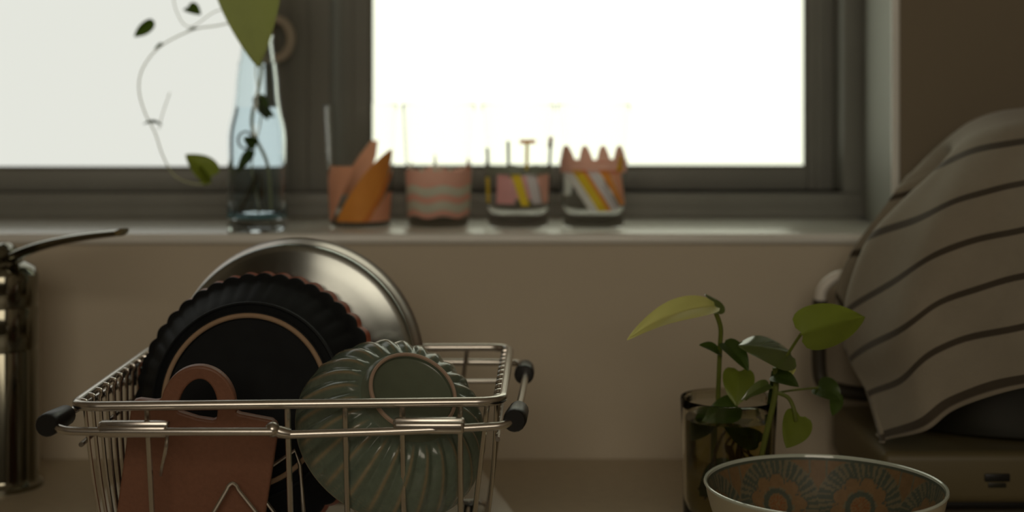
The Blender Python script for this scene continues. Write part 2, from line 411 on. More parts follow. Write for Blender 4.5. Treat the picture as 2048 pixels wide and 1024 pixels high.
# ------------------------------------------------------------------ things in the basket
# pan: spun disc facing the room, rim away
PM = axis_matrix(P(581, 740, 1.1245), (-.08, -.995, .05))
pn = thing('steel_pan', 'round stainless steel pan tilted on its side behind the dark fluted dish', 'pan', M=PM)
R = .0990
prof = [(1e-4, .0065), (.02, .0063), (.05, .005), (.08, .0025), (R-.006, .0003), (R-.0025, -.0008), (R-.0005, -.003), (R, -.006)]
MB().lathe(prof, 96).build('pan_base', M_pan, pn, angle=60)
prof = [(R, -.006), (R-.0012, -.0075), (R+.0008, -.010), (R+.0015, -.020), (R+.0035, -.0235), (R+.0045, -.025), (R+.0035, -.0265), (R, -.025), (R-.001, -.008), (R-.006, -.003), (1e-4, .004)]
MB().lathe(prof, 96).build('pan_side', mat('satin_steel_side', (.56, .50, .46), .35, metal=1), pn, angle=60)

# dark fluted tart dish
DM = axis_matrix(P(513, 800, 1.087), (-.12, -.97, .19))
td = thing('tart_dish', 'dark navy fluted tart dish standing on edge showing its foot ring', 'dish', M=DM)
RD = .0955
def fl(amp):
    def f(t, i, r, z):
        k = max(0, min(1, (r-.072)/(RD-.072)))
        return r+amp*k*(abs(math.cos(22*t))-.55), z
    return f
prof = [(1e-4, .0275), (.040, .0275), (.0600, .0278), (.0605, .030), (.0655, .030), (.067, .0275), (.0715, .0265), (.074, .024), (.080, .016), (.087, .007), (.0915, .0015), (RD, 0), (RD+.0006, -.0022)]
MB().lathe(prof, 264, fl(.0024)).build('dish_body', M_navy, td, angle=50)
prof = [(RD+.0004, -.0022), (RD+.0008, -.005), (RD+.0024, -.010), (RD+.0018, -.0135), (RD-.001, -.0145), (RD-.004, -.010), (.087, .001), (.078, .012), (.07, .021), (1e-4, .0235)]
MB().lathe(prof, 264, fl(.0024)).build('glazed_rim', M_terra, td, angle=60)['label'] = 'terracotta coloured glazed rim'
MB().lathe([(.0607, .0299), (.0612, .0310), (.0622, .0316), (.0634, .0315), (.0642, .0308), (.0645, .0299)], 96).build('foot_ring', M_foot, td)['label'] = 'unglazed tan foot ring'
MB().lathe([(.0705, .0266), (.0715, .0280), (.0728, .0278), (.0735, .0255)], 96).build('moulded_ring', M_navy, td)

# small cutting board with a loop handle
S = .992/F
ub = Vector((math.cos(math.radians(9.5)), 0, -math.sin(math.radians(9.5))))
vb = Vector((math.sin(math.radians(9.5)), 0, math.cos(math.radians(9.5))))
lean = Vector((-.03, -.978, .2))
nb = ub.cross(vb); tl_ = P(271, 799, .990)
rot = Matrix((ub, vb, nb)).transposed()
lean_m = Matrix.Rotation(math.radians(8), 3, 'X')
BMx = Matrix.Translation(tl_) @ (Matrix.Rotation(math.radians(8), 4, 'X') @ rot.to_4x4())
cb = thing('cutting_board', 'small terracotta pink cutting board with loop handle in the basket front', 'cutting board', M=BMx)
def arc(cx, cy, rx, ry, a0, a1, n): return [(cx+rx*math.cos(a), cy+ry*math.sin(a)) for a in np.linspace(a0, a1, n)]
Wb, Hb = 286, 312
out = [(10, 0), (3, -3), (0, -10)]
out += [(-1, -Hb+14), (4, -Hb+4), (14, -Hb), (Wb-14, -Hb), (Wb-4, -Hb+4), (Wb, -Hb+14), (Wb, -12), (Wb-4, -4), (Wb-12, 1), (210, 3), (200, 6)]
out += arc(127, 10, 70, 79, .05, PI-.05, 28)
out += [(50, 4), (38, 1)]
hole = arc(126, -5, 45, 76, 0.0, PI, 22)+[(81, -8), (90, -13), (128, -19), (160, -19), (170, -13)]
curve_mesh('board_body', [[(x*S, y*S) for x, y in out], [(x*S, y*S) for x, y in hole]], .0022, .0016, M_board, cb)

# celadon bowl lying with its foot towards the room
av = Vector((.354, -.648, .681)).normalized()
GC = P(828, 781, .995)-av*.0555
GM = axis_matrix(GC, av)
gb = thing('fluted_bowl', 'celadon green fluted bowl lying upside down at right of the basket', 'bowl', M=GM)
def smooth(a, b, x):
    t = np.clip((x-a)/(b-a), 0, 1); return t*t*(3-2*t)
nt_, ns_ = 336, 60
oprof = [(.0360, .0470), (.0385, .0462), (.046, .0425), (.055, .034), (.0625, .022), (.0675, .0105), (.0700, .002), (.0706, 0.0)]
op = catmull([(r, z, 0) for r, z in oprof], 8); op = [(p.x, p.y) for p in op]
vs = []; cols = []; m_ = len(op); NF = 26
for i, (r, z) in enumerate(op):
    u = i/(m_-1)
    env = float(smooth(.06, .30, np.array(u))*(1-smooth(.70, .92, np.array(u))))
    for k in range(nt_):
        t = 2*PI*k/nt_
        ph = (NF*(t+.10*u)) % (2*PI)
        sw = ph/(2*PI)
        ridge = math.exp(-((sw-.5)/.13)**2)
        hgt = (.0030*(1-abs(2*sw-1)**1.5)-.0010)*env
        rr = r+hgt*.75; zz = z+hgt*.65
        vs.append((rr*math.cos(t), rr*math.sin(t), zz))
        g = np.array((.128, .165, .125)); b_ = np.array((.34, .25, .14))
        f = .75*math.exp(-((sw-.58)/.085)**2)*env
        f = max(f, .65*float(smooth(.90, 1.0, np.array(u))), .25*max(0, math.sin(t*37+u*90)*math.sin(t*53-u*71))*float(smooth(.62, .8, np.array(u))))
        cols.append(g*(1-f)+b_*f)
o = MB(); o.v = vs
o.f = [(i*nt_+k, i*nt_+(k+1) % nt_, (i+1)*nt_+(k+1) % nt_, (i+1)*nt_+k) for i in range(m_-1) for k in range(nt_)]
bb = o.build('bowl_wall', attr_mat('celadon_glaze', .22, coat=.25), gb, angle=None, fix=False)
set_tint(bb.data, np.array(cols))
M_cel = mat('celadon_glaze_plain', (.13, .155, .11), .25, var=.12, scale=80)
ip = [(.0706, 0), (.0700, -.0012), (.0685, -.0005), (.0660, .010), (.058, .026), (.047, .037), (.034, .0425), (1e-4, .044)]
MB().lathe(ip, 96).build('bowl_inside', M_cel, gb)
MB().lathe([(.0360, .0470), (.0335, .0492), (.0325, .0520), (.0322, .0535)], 96).build('foot_wall', M_cel, gb)
MB().lathe([(1e-4, .0500), (.028, .0502), (.0293, .0512), (.0296, .0537)], 96).build('bowl_underside', M_cel, gb)
MB().lathe([(.0296, .0535), (.0299, .0550), (.0310, .0556), (.0320, .0549), (.0323, .0533)], 96).build('foot_ring', M_foot2, gb)['label'] = 'unglazed pinkish foot ring'
st = MB(); yl = GM.inverted().to_3x3() @ Vector((0, .72, .69)); xl = GM.inverted().to_3x3() @ Vector((1, 0, 0))
xl.z = 0; xl.normalize(); yl = Vector((-xl.y, xl.x, 0))
if (GM.to_3x3() @ yl).z < 0: yl = -yl
for k in range(7):
    c0 = xl*(-.0125+.0028*k)+yl*(-.007); h = .0011
    for a, b in (((-.0008, -h), (-.0008, h)), ((-.0008, h*(1 if k % 2 else 0)), (.0009, h*(-1 if k % 3 else 0))), ((.0009, -h), (.0009, h*(.9 if k % 2 else .2)))):
        p, q = c0+xl*a[0]+yl*a[1], c0+xl*b[0]+yl*b[1]
        st.tube([p+Vector((0, 0, .0503)), q+Vector((0, 0, .0503))], .00022, 5)
st.build('maker_stamp', M_print, gb)

# ------------------------------------------------------------------ faucet
fl_ = thing('kitchen_faucet', 'polished chrome single lever faucet standing at the left edge', 'faucet', (-.4537, 1.27, ZC))
fo = fl_.location
MB().lathe([(1e-4, 0), (.034, 0), (.034, .004), (.0315, .006), (.0300, .010), (.0300, .120), (.0292, .122), (.0292, .125), (.0300, .127), (.0300, .158), (.0290, .160), (.0290, .163), (.0300, .165), (.0298, .188), (.027, .195), (.018, .200), (1e-4, .202)], 48).build('faucet_body', M_chrome, fl_)
lp = catmull([Vector((-.500, 1.27, 1.082)), P(0, 522, 1.265), P(45, 499, 1.25), P(100, 482, 1.235), P(170, 469, 1.22), P(243, 461, 1.205)], 8)
lm = MB(); nn = len(lp)
sec = []
for i, p in enumerate(lp):
    u = i/(nn-1); wd = .013-.003*u; th = .0085*(1-u)+.0046*u
    T = (lp[min(i+1, nn-1)]-lp[max(i-1, 0)]).normalized(); side = Vector((0, 1, 0)); side = (side-T*side.dot(T)).normalized(); n_ = T.cross(side)
    if n_.z < 0: n_ = -n_
    sec.append([p+side*wd*math.cos(a)*(1 if True else 0)+n_*th*(math.sin(a) if math.sin(a) < 0 else math.sin(a)*.35) for a in np.linspace(0, 2*PI, 17)[:-1]])
k = len(sec[0])
lm.add([p for s_ in sec for p in s_], [(i*k+j_, i*k+(j_+1) % k, (i+1)*k+(j_+1) % k, (i+1)*k+j_) for i in range(nn-1) for j_ in range(k)]+[tuple(range(k)), tuple((nn-1)*k+j_ for j_ in range(k))])
lm.build('lever', M_chrome, fl_, off=fo)
MB().tube(catmull([Vector((-.478, 1.27, 1.075)), Vector((-.468, 1.268, 1.098)), P(30, 520, 1.26)], 6), [.018]*6+[.016]*5+[.012]*2, 16).build('lever_neck', M_chrome, fl_, off=fo)
MB().tube(catmull([Vector((-.462, 1.25, 1.04)), Vector((-.50, 1.18, 1.06)), Vector((-.555, 1.09, 1.065)), Vector((-.60, 1.02, 1.05)), Vector((-.605, 1.01, 1.035))], 6), .013, 16).build('spout', M_chrome, fl_, off=fo)

# ------------------------------------------------------------------ glass tumblers on the sill
TH = .1235; TB, TT = .0305, .0375
def trad(z): return TB+(TT-TB)*z/TH
def tumbler(px, label, d=1.452, k=1.0):
    x = (px-1024)/F*d
    r = thing('drinking_glass', label, 'glass', (x, d, ZS+.0002), group='printed tumblers on the windowsill')
    pr = [(1e-4, .0008), (TB-.006, .0006), (TB-.002, 0), (TB, .0025)]+[(trad(z), z) for z in np.linspace(.006, TH-.001, 14)]+[(TT-.0006, TH), (TT-.0014, TH-.0004)]
    pr += [(trad(z)-.0017, z) for z in np.linspace(TH-.002, .018, 14)]+[(TB-.006, .0125), (1e-4, .0115)]
    MB().lathe(pr, 48).build('glass_body', M_glass, r, angle=70)
    return r
def strip(root, m, zs, sl, sr, back=False, n=9, full=None):
    zs = list(zs); rows = []
    zz = np.linspace(zs[0], zs[-1], max(12, len(zs)*3)) if zs[-1] > zs[0] else zs
    a_ = np.interp(zz, zs, sl); b_ = np.interp(zz, zs, sr)
    for z, a, b in zip(zz, a_, b_):
        t0, t1 = math.asin(max(-1, min(1, a))), math.asin(max(-1, min(1, b)))
        row = []
        for q in range(n):
            t = t0+(t1-t0)*q/(n-1)
            if back: t = PI-t
            rr = trad(z)+.00035
            row.append((rr*math.sin(t), -rr*math.cos(t), z))
        rows.append(row)
    return MB().grid(rows).build('printed_stripe', m, root)
def ring_band(root, m, z0, z1, amp, nw, ph, name='printed_wave'):
    n = 72; rows = []
    for f in np.linspace(0, 1, 4):
        row = []
        for q in range(n+1):
            t = 2*PI*q/n; z = z0+(z1-z0)*f+amp*math.sin(nw*t+ph); rr = trad(z)+.00035
            row.append((rr*math.sin(t), -rr*math.cos(t), z))
        rows.append(row)
    return MB().grid(rows).build(name, m, root)
g1 = tumbler(721, 'clear tumbler with bold orange diagonal stripes, beside the window mullion')
strip(g1, M_orange, [.006, .03, .05, .07, .078], [-.72, -.30, .12, .62, .88], [.15, .62, .85, .95, .95])
strip(g1, M_rust, [.006, .03, .05, .058], [.15, .62, .86, .96], [.36, .78, .95, .98])
strip(g1, M_salmon, [.006, .02, .035], [.36, .62, .90], [.97, .98, .985])
strip(g1, M_salmon, [.006, .03, .05, .062], [-.98, -.975, -.95, -.82], [-.86, -.52, -.20, -.10])
strip(g1, M_salmon, [.03, .05, .07, .086], [-.9, -.55, -.15, .22], [-.05, .2, .38, .42], back=True)
g2 = tumbler(877, 'clear tumbler with pink and sage wavy bands, second from the mullion')
for k, (a, b, m_) in enumerate(((.0105, .0165, M_pink), (.0165, .0255, M_sage), (.0255, .0325, M_pink), (.0325, .0415, M_sage), (.0415, .0510, M_pink), (.0510, .0575, M_pink))):
    ring_band(g2, m_, a, b, .0016, 6, .4)
for s_, h_, m_ in ((-.75, .066, M_sage), (-.45, .061, M_sage), (-.05, .074, M_sage), (.1, .064, M_sage), (.4, .062, M_sage), (.88, .070, M_salmon), (-.2, .063, M_pink)):
    strip(g2, m_, [.0565, h_], [s_-.06, s_-.015], [s_+.06, s_+.015], n=3)
g3 = tumbler(1036, 'clear tumbler with pink and yellow blocks and thin lines, third from the mullion')
ring_band(g3, M_grey, .0515, .060, .0012, 8, 0, 'printed_band')
strip(g3, M_rose, [.024, .054], [-.68, -.62], [-.10, -.28])
strip(g3, M_yellow, [.022, .054], [.10, -.22], [.36, .06])
strip(g3, M_lilac, [.024, .054], [.45, .22], [.74, .52])
strip(g3, M_pink, [.024, .054], [.76, .56], [.95, .93])
strip(g3, M_rose, [.024, .050], [-.5, -.4], [.6, .7], back=True)
strip(g3, M_yellow, [.024, .05], [-.99, -.98], [-.88, -.86])
for s_, z1, m_ in ((-.88, .080, M_grey), (-.28, .087, M_grey), (.25, .086, M_yellow), (.93, .086, M_grey)):
    strip(g3, m_, [.058, z1], [s_-.045, s_-.045], [s_+.045, min(.995, s_+.045)], n=3)
strip(g3, M_orange, [.0845, .0885], [.05, .05], [.48, .48], n=5); strip(g3, M_rose, [.080, .091], [.84, .86], [.99, .99], n=3)
g4 = tumbler(1187, 'clear tumbler with yellow white and orange slanted stripes, farthest from the mullion')
def dg(m_, a, b, z0=.017, z1=.058, top_=0): strip(g4, m_, [z0, z1], [max(-.98, a), max(-.98, a-.80)], [b, b-.80])
dg(M_white, -.18, .10); dg(M_yellow, .10, .38); dg(M_orange, .38, .52); dg(M_lilac, .52, .72, z0=.018)
strip(g4, M_lilac, [.02, .058], [.72, -.06], [.78, .05]); strip(g4, M_orange, [.022, .058], [.80, .08], [.93, .36]); strip(g4, M_salmon, [.022, .058], [.93, .38], [.985, .75])
ring_band(g4, M_pink, .0545, .0665, .0008, 5, 1.0, 'printed_band')
for a in (-.78, -.27, .24, .72):
    strip(g4, M_pink, [.0655, .073, .080, .0825], [a-.21, a-.17, a-.12, a-.06], [a+.21, a+.15, a+.06, a+.01])
    strip(g4, M_white, [.030, .0545], [a-.2, a-.1], [a+.1, a+.2], back=True)
strip(g4, M_yellow, [.056, .072], [.62, .70], [.82, .80])

# ------------------------------------------------------------------ bottle with cuttings, and the vine
BX, BY = (514-1024)/F*1.40, 1.40
bt = thing('glass_bottle', 'pale blue glass bottle holding a vine on the windowsill', 'bottle', (BX, BY, ZS+.0002))
bp = [(.0265, 0), (.0285, .003), (.029, .008), (.029, .045), (.0286, .060), (.029, .080), (.0288, .093), (.0272, .104), (.0242, .116), (.0218, .131), (.0206, .148), (.0192, .160), (.0192, .163), (.0178, .166), (.0160, .178), (.0152, .186), (.0162, .189), (.0158, .192)]
bpc = [(p.x, p.y) for p in catmull([(r, z, 0) for r, z in bp], 3)]
inn = [(r-.0024, z) for r, z in reversed(bpc) if z > .014]
MB().lathe([(1e-4, .004), (.018, .003), (.023, 0)]+bpc+inn+[(.022, .0115), (1e-4, .012)], 56).build('bottle_glass', M_bottle, bt, angle=60)
MB().lathe([(1e-4, .0123), (.0235, .0123), (.0252, .0128), (.0254, .0150), (.0240, .0155), (1e-4, .0152)], 40).build('bottle_base', M_bbase, bt)['label'] = 'thick teal base'
wp = [(max(r-.0029, .001), z) for r, z in bpc if .0165 < z < .122]
MB().lathe([(1e-4, .0158), (.021, .0158)]+wp+[(1e-4, wp[-1][1])], 40).build('bottle_water', M_water, bt, angle=60)

def leaf(base, tip, W, nrm, m, droop=.0, fold=.15, lobe=.5, parent=None, off=(0,0,0), n=14, k=8, pw=.6, name='leaf', twist=0, wave=.03):
    base, tip, nrm = Vector(base), Vector(tip), Vector(nrm).normalized()
    L = (tip-base).length; c = (base+tip)/2+nrm*droop*L
    rows = []
    for i in range(n+1):
        u = i/n
        p = base*(1-u)**2+c*2*u*(1-u)+tip*u*u
        T = ((c-base)*(1-u)+(tip-c)*u).normalized()
        N_ = (nrm-T*nrm.dot(T)).normalized(); S_ = T.cross(N_)
        if twist:
            q = Matrix.Rotation(twist*u, 3, T); N_ = q @ N_; S_ = q @ S_
        wd = W*max(.004, math.sin(PI*min(1, max(0, (u*.985+.012)**pw)))**.82)
        row = []
        for j in range(-k, k+1):
            v = j/k
            x = p+S_*wd*v+N_*(fold*abs(v)*wd+wave*W*math.sin(9*u+4*v)*abs(v))
            x -= T*lobe*wd*abs(v)**1.6*(1-u)**3
            row.append(x)
        rows.append(row)
    o_ = MB().grid(rows).build(name, m, parent, off=off, angle=None, fix=False)
    return o_
def petiole(parent_leaf, pts, r, m=None):
    o_ = MB().tube(catmull(pts, 5), r, 6).build('petiole', m or M_stem, parent_leaf); return o_
vn = thing('trailing_vine', 'thin trailing vine with a big hanging leaf growing from the blue bottle', 'plant', (BX, BY, ZS+.014))
vo = vn.location
def stem(parent, pts, r, m, off, name='stem', segs=7): return MB().tube(catmull(pts, 7), r, segs).build(name, m, parent, off=off)
stem(vn, [P(520, 425, 1.40), P(505, 330, 1.405), P(522, 230, 1.40), P(512, 150, 1.40), P(512, 90, 1.40), P(505, 55, 1.40), P(470, 46, 1.40), P(430, 52, 1.40), P(385, 60, 1.40), P(322, 92, 1.40), P(286, 136, 1.40), P(278, 180, 1.40), P(291, 228, 1.40), P(310, 265, 1.40), P(326, 312, 1.40), P(350, 352, 1.40), P(390, 368, 1.40), P(418, 366, 1.40)], .0007, M_stemD, vo)
stem(vn, [P(540, 420, 1.395), P(534, 330, 1.39), P(505, 250, 1.40), P(522, 150, 1.40), P(518, 85, 1.397), P(512, -10, 1.37), P(500, -120, 1.35), P(484, -170, 1.33)], .0016, M_stemD, vo)
stem(vn, [P(500, 40, 1.40), P(440, 20, 1.40), P(380, 54, 1.41), P(352, 20, 1.41), P(345, -30, 1.41)], .0005, M_stemD, vo)
stem(vn, [P(318, 258, 1.40), P(326, 225, 1.41), P(340, 185, 1.415)], .0005, M_stemD, vo)
leaf(P(482, -165, 1.315), P(516, 134, 1.30), .0330, (0.05, -1, .12), M_leafB, .03, .10, .5, vn, vo, n=22, k=10, pw=.66)
leaf(P(424, 352, 1.39), P(371, 309, 1.39), .0130, (.3, -.75, .45), M_leafG, .10, .2, .6, vn, vo)
leaf(P(418, 366, 1.39), P(400, 330, 1.385), .0080, (-.6, -.7, .1), M_leafG, .05, .3, .4, vn, vo)
leaf(P(306, 40, 1.40), P(268, 74, 1.40), .0062, (.75, -.5, .35), M_leafD, -.18, .8, .3, vn, vo)
leaf(P(376, 14, 1.41), P(402, 30, 1.40), .0070, (0, -.8, .5), M_leafD, .1, .3, .5, vn, vo)
leaf(P(322, 250, 1.40), P(286, 249, 1.39), .0052, (0, -.3, .9), M_leafD, .2, .4, .4, vn, vo)
leaf(P(395, 58, 1.40), P(372, 62, 1.40), .003, (0, -.4, .9), M_leafD, .1, .3, .2, vn, vo)
leaf(P(326, 88, 1.40), P(308, 100, 1.40), .003, (0, -.6, .8), M_leafD, .1, .3, .2, vn, vo)
leaf(P(512, 290, 1.385), P(488, 275, 1.38), .006, (0, -1, .2), M_leafD, .1, .3, .4, vn, vo, name='submerged_leaf')
leaf(P(516, 192, 1.40), P(534, 242, 1.395), .007, (.2, -1, .2), M_leafD, .1, .3, .4, vn, vo, name='submerged_leaf')
leaf(P(518, 215, 1.40), P(546, 236, 1.398), .005, (.1, -1, .2), M_leafD, .1, .3, .4, vn, vo, name='submerged_leaf')
leaf(P(505, 300, 1.40), P(478, 345, 1.395), .005, (.1, -1, .2), M_leafD, .1, .3, .4, vn, vo, name='submerged_leaf')
stem(vn, [P(495, 262, 1.40)+Vector((math.cos(a)*.0065, -.004, math.sin(a)*.008-.009)) for a in np.linspace(0, 5.6, 9)], .0011, M_root, vo, 'root', 6)
for k in range(9):
    a = random.uniform(-1, 1); b = random.uniform(-1, 1)
    p0 = P(520+8*a, 360+20*b, 1.40)
    stem(vn, [p0, p0+Vector((.008*a, .006*b, -.018)), p0+Vector((.017*a, .012*b, -.034))], .0006, M_root, vo, 'root', 5)

# ------------------------------------------------------------------ jar with pothos cuttings
JX, JY = (1457-1024)/F*1.128, 1.128
jr = thing('glass_jar', 'clear glass jar of murky water holding pothos cuttings', 'jar', (JX, JY, ZC+.0002))
jp = [(.030, 0), (.0345, .003), (.036, .009), (.0362, .03), (.0364, .06), (.0372, .08), (.0382, .1065), (.0378, .108), (.0370, .1075)]
ji = [(r-.0022, z) for r, z in reversed(jp[3:7])]
MB().lathe([(1e-4, .002), (.024, .0015)]+jp+[(.0356, .100)]+ji+[(.033, .012), (.026, .008), (1e-4, .008)], 56).build('jar_glass', M_jar, jr, angle=60)
MB().lathe([(1e-4, .0095), (.026, .0095), (.0322, .014), (.0334, .03), (.0336, .06), (.0342, .080), (.0346, .092), (1e-4, .092)], 48).build('jar_water', M_jwater, jr, angle=60)
def Q(px, py, d): return P(px, py, d+.063)
pp = thing('pothos_plant', 'pothos cuttings with glossy green leaves rising from the glass jar', 'plant', (JX, JY, ZC+.02))
po = pp.location
D = 1.055
stem(pp, [Q(1440, 1030, 1.07), Q(1436, 900, 1.07), Q(1436, 800, 1.06), Q(1438, 740, 1.05), Q(1440, 690, 1.045), Q(1441, 655, 1.04), Q(1432, 626, 1.035)], .0019, M_stem, po)
stem(pp, [Q(1500, 1030, 1.06), Q(1524, 905, 1.035), Q(1548, 800, 1.03), Q(1552, 760, 1.03), Q(1550, 735, 1.03)], .0023, M_stem, po)
stem(pp, [Q(1518, 1000, 1.056), Q(1526, 905, 1.053), Q(1540, 810, 1.046), Q(1549, 745, 1.032)], .0027, M_leafD, po, 'thick_stem')
stem(pp, [Q(1549, 770, 1.03), Q(1560, 735, 1.03), Q(1584, 695, 1.02), Q(1602, 668, 1.01)], .0012, M_stem, po)
stem(pp, [Q(1550, 786, 1.03), Q(1590, 780, 1.05), Q(1640, 775, 1.07)], .0009, M_stem, po)
stem(pp, [Q(1552, 785, 1.03), Q(1576, 795, 1.025), Q(1588, 818, 1.02), Q(1592, 842, 1.02)], .0016, M_stem, po)
stem(pp, [Q(1549, 775, 1.03), Q(1520, 778, 1.03), Q(1490, 800, 1.03)], .0010, M_stem, po)
# leaves, largest first
leaf(Q(1430, 612, 1.035), Q(1254, 680, 1.0), .0115, (-.25, -.72, .62), M_leafY, .26, .25, .35, pp, po, n=18, pw=.55)
leaf(Q(1436, 628, 1.036), Q(1410, 588, 1.05), .0085, (.5, -.35, .8), M_leafS, .1, .3, .2, pp, po)
leaf(Q(1604, 668, 1.012), Q(1730, 634, 1.03), .0185, (.15, -.80, .60), M_leafG, .10, .22, .55, pp, po, n=18, pw=.58)
leaf(Q(1581, 706, 1.03), Q(1476, 690, 1.02), .0225, (-.37, -.42, .83), M_leafS, .10, -.16, .35, pp, po, n=16, pw=.62)
stem(pp, [Q(1551, 760, 1.03), Q(1562, 728, 1.03), Q(1580, 704, 1.03)], .0011, M_stem, po)
leaf(Q(1448, 686, 1.04), Q(1497, 743, 1.025), .0088, (.3, -.75, .5), M_leafD, .15, .35, .4, pp, po)
leaf(Q(1440, 706, 1.045), Q(1398, 690, 1.03), .0058, (0, -.7, .7), M_leafD, .1, .3, .4, pp, po)
leaf(Q(1478, 742, 1.05), Q(1472, 812, 1.035), .0125, (-.1, -.98, .15), M_leafG, .08, .2, .5, pp, po)
leaf(Q(1538, 768, 1.03), Q(1482, 800, 1.02), .0050, (.1, -.75, .6), M_leafS, .18, .4, .3, pp, po)
leaf(Q(1546, 752, 1.028), Q(1598, 774, 1.015), .0075, (0, -.7, .7), M_leafD, .18, .3, .4, pp, po)
leaf(Q(1558, 752, 1.03), Q(1592, 738, 1.03), .0055, (0, -.8, .5), M_leafY, .1, .3, .4, pp, po)
leaf(Q(1636, 772, 1.07), Q(1682, 800, 1.06), .0105, (.1, -.8, .55), M_leafD, .25, .2, .5, pp, po)
leaf(Q(1672, 788, 1.07), Q(1664, 832, 1.062), .0070, (.4, -.8, .3), M_leafD, .1, .2, .5, pp, po)
leaf(Q(1600, 832, 1.025), Q(1572, 896, 1.01), .0125, (.15, -.97, .2), M_leafG, .05, .12, .5, pp, po)
for (x0, y0, x1, y1, W, d_) in ((1475, 812, 1405, 842, .011, 1.045), (1420, 834, 1388, 880, .009, 1.055), (1468, 930, 1406, 990, .013, 1.055), (1500, 880, 1450, 850, .008, 1.06)):
    leaf(Q(x0, y0, d_+.008), Q(x1, y1, d_), W, (-.1, -.95, .3), M_leafD, .1, .2, .5, pp, po, name='submerged_leaf')
for k in range(14):
    a = random.uniform(-1, 1); b = random.uniform(-1, 1)
    p0 = Q(1470+25*a, 880+30*b, 1.065)
    stem(pp, [p0, p0+Vector((.009*b, .006*a, -.014)), p0+Vector((.012*a, .012*b, -.030)), p0+Vector((.02*a, .010*b, -.044))], .0008, M_root, po, 'root', 5)

# ------------------------------------------------------------------ patterned bowl, front right
PB = P(1649, 966, 1.005); PR = 240/F*1.005
pb = thing('patterned_bowl', 'wide bowl with ochre and teal flower rosettes inside, front right on the counter', 'bowl', (PB.x, PB.y, ZC+.0002))
hB = PB.z-ZC
# outside shell
po_ = [(1e-4, .004), (.030, .003), (.032, 0), (.035, 0), (.036, .005), (.050, .014), (.068, .031), (.0785, .050), (PR-.0010, hB-.0025)]
MB().lathe([(p.x, p.y) for p in catmull([(r, z, 0) for r, z in po_], 4)], 96).build('bowl_outside', M_owhite, pb)
MB().lathe([(PR-.0012, hB-.0028), (PR, hB-.0012), (PR-.0004, hB-.0002), (PR-.0014, hB), (PR-.0024, hB-.0006), (PR-.0028, hB-.0022)], 128).build('bowl_rim', M_rimglaze, pb)
pi_ = [(PR-.0027, hB-.002), (.0755, .050), (.066, .0335), (.050, .0185), (.033, .0105), (.015, .008), (1e-4, .0075)]
ipn = [(p.x, p.y) for p in catmull([(r, z, 0) for r, z in pi_], 16)]
arcl = [0]
for a, b in zip(ipn, ipn[1:]): arcl.append(arcl[-1]+math.hypot(b[0]-a[0], b[1]-a[1]))
nT = 480; inside = MB().lathe(ipn, nT)
bi = inside.build('bowl_inside', attr_mat('rosette_glaze', .45, spec=.25), pb, angle=None, fix=False)
th = np.tile(np.arange(nT)*2*PI/nT, len(ipn)); rr = np.repeat([p[0] for p in ipn], nT); ss = np.repeat(arcl, nT)
NR = 7; az = (th-PI/2)+math.radians(-17) ; cell = 2*PI/NR
az = ((PI/2-th)+math.radians(17)+cell/2) % cell - cell/2      # azimuth from the far side, clockwise
ox = az*np.maximum(rr, .035); oy = ss-.034; RR = .0350
q = np.hypot(ox, oy)/RR; ph = np.arctan2(oy, ox)
ochre = np.array((.215, .135, .066)); teal = np.array((.085, .100, .076)); cream = np.array((.185, .16, .10)); rust = np.array((.24, .10, .04))
c = np.tile(ochre, (len(th), 1))
band = np.abs(np.abs(az)-cell/2)*rr
c[(band < .0065)] = ochre*.95
c[(band > .0058) & (band < .0068)] = teal*1.5
def put(mask, col): c[mask] = col
feather = np.cos(40*ph+7*q) + .6*np.cos(13*ph)
put((q < 1.0) & (q > .60), cream)
put((q < .98) & (q > .60) & (feather > -.1), teal)
pet = .45+.20*np.abs(np.cos(4.5*ph))**.6
put((q > .34) & (q < pet+.04), teal); put((q > .34) & (q < pet), ochre*1.05)
put((q > .30) & (q < .37) & (np.cos(9*ph) < .3), cream)
put((q <= .33) & (q > .22), teal); put(q <= .22, ochre*1.1); put((q < .19) & (np.cos(14*ph) > .2), rust)
put(ss < .002, teal)
set_tint(bi.data, c)

# ------------------------------------------------------------------ covered appliance and striped towel
XC = .492
ap = thing('countertop_appliance', 'beige based appliance with dark body under the striped towel', 'appliance', (XC, 1.25, ZC))
ao = ap.location
MB().box(.302, .70, 1.160, 1.345, .914, .957, .008, 4).build('base', M_beige, ap, off=ao)
MB().box(.312, .69, 1.172, 1.335, .9085, .9145, .001).build('under_panel', M_black, ap, off=ao)
for x in (.325, .675):
    for y in (1.19, 1.32): MB().lathe([(1e-4, .0004), (.009, .0004), (.009, .009), (1e-4, .0095)], 14).build('foot', M_black, ap, off=(ao[0]-x, ao[1]-y, 0))
s0, s1 = P(1970, 948, 1.1585), P(2021, 964, 1.1585)
slot = MB().box(s0.x, s1.x, 1.1585, 1.163, s1.z, s0.z, .001).build('slot_button', M_black, ap, off=ao)
MB().box(s0.x+.003, s1.x-.003, 1.1592, 1.163, s1.z-.005, s1.z-.001, .0005).build('button_lip', M_darkpot, slot, off=ao)
bd = MB().lathe([(1e-4, .0), (.135, .0), (.146, .004), (.149, .02), (.146, .05), (.130, .11), (.100, .17), (.060, .20), (1e-4, .206)], 64)
bd.v = [(x*.985, y*.46, z) for x, y, z in bd.v]
bd.build('body', M_darkpot, ap, off=(ao[0]-XC, ao[1]-1.250, ao[2]-.9572))
MB().tube(catmull([P(1745, 548, 1.298), P(1700, 549, 1.298), P(1668, 556, 1.297), P(1645, 578, 1.297), P(1640, 604, 1.297)], 6), .0052, 12).build('side_handle', M_handle, ap, off=ao)
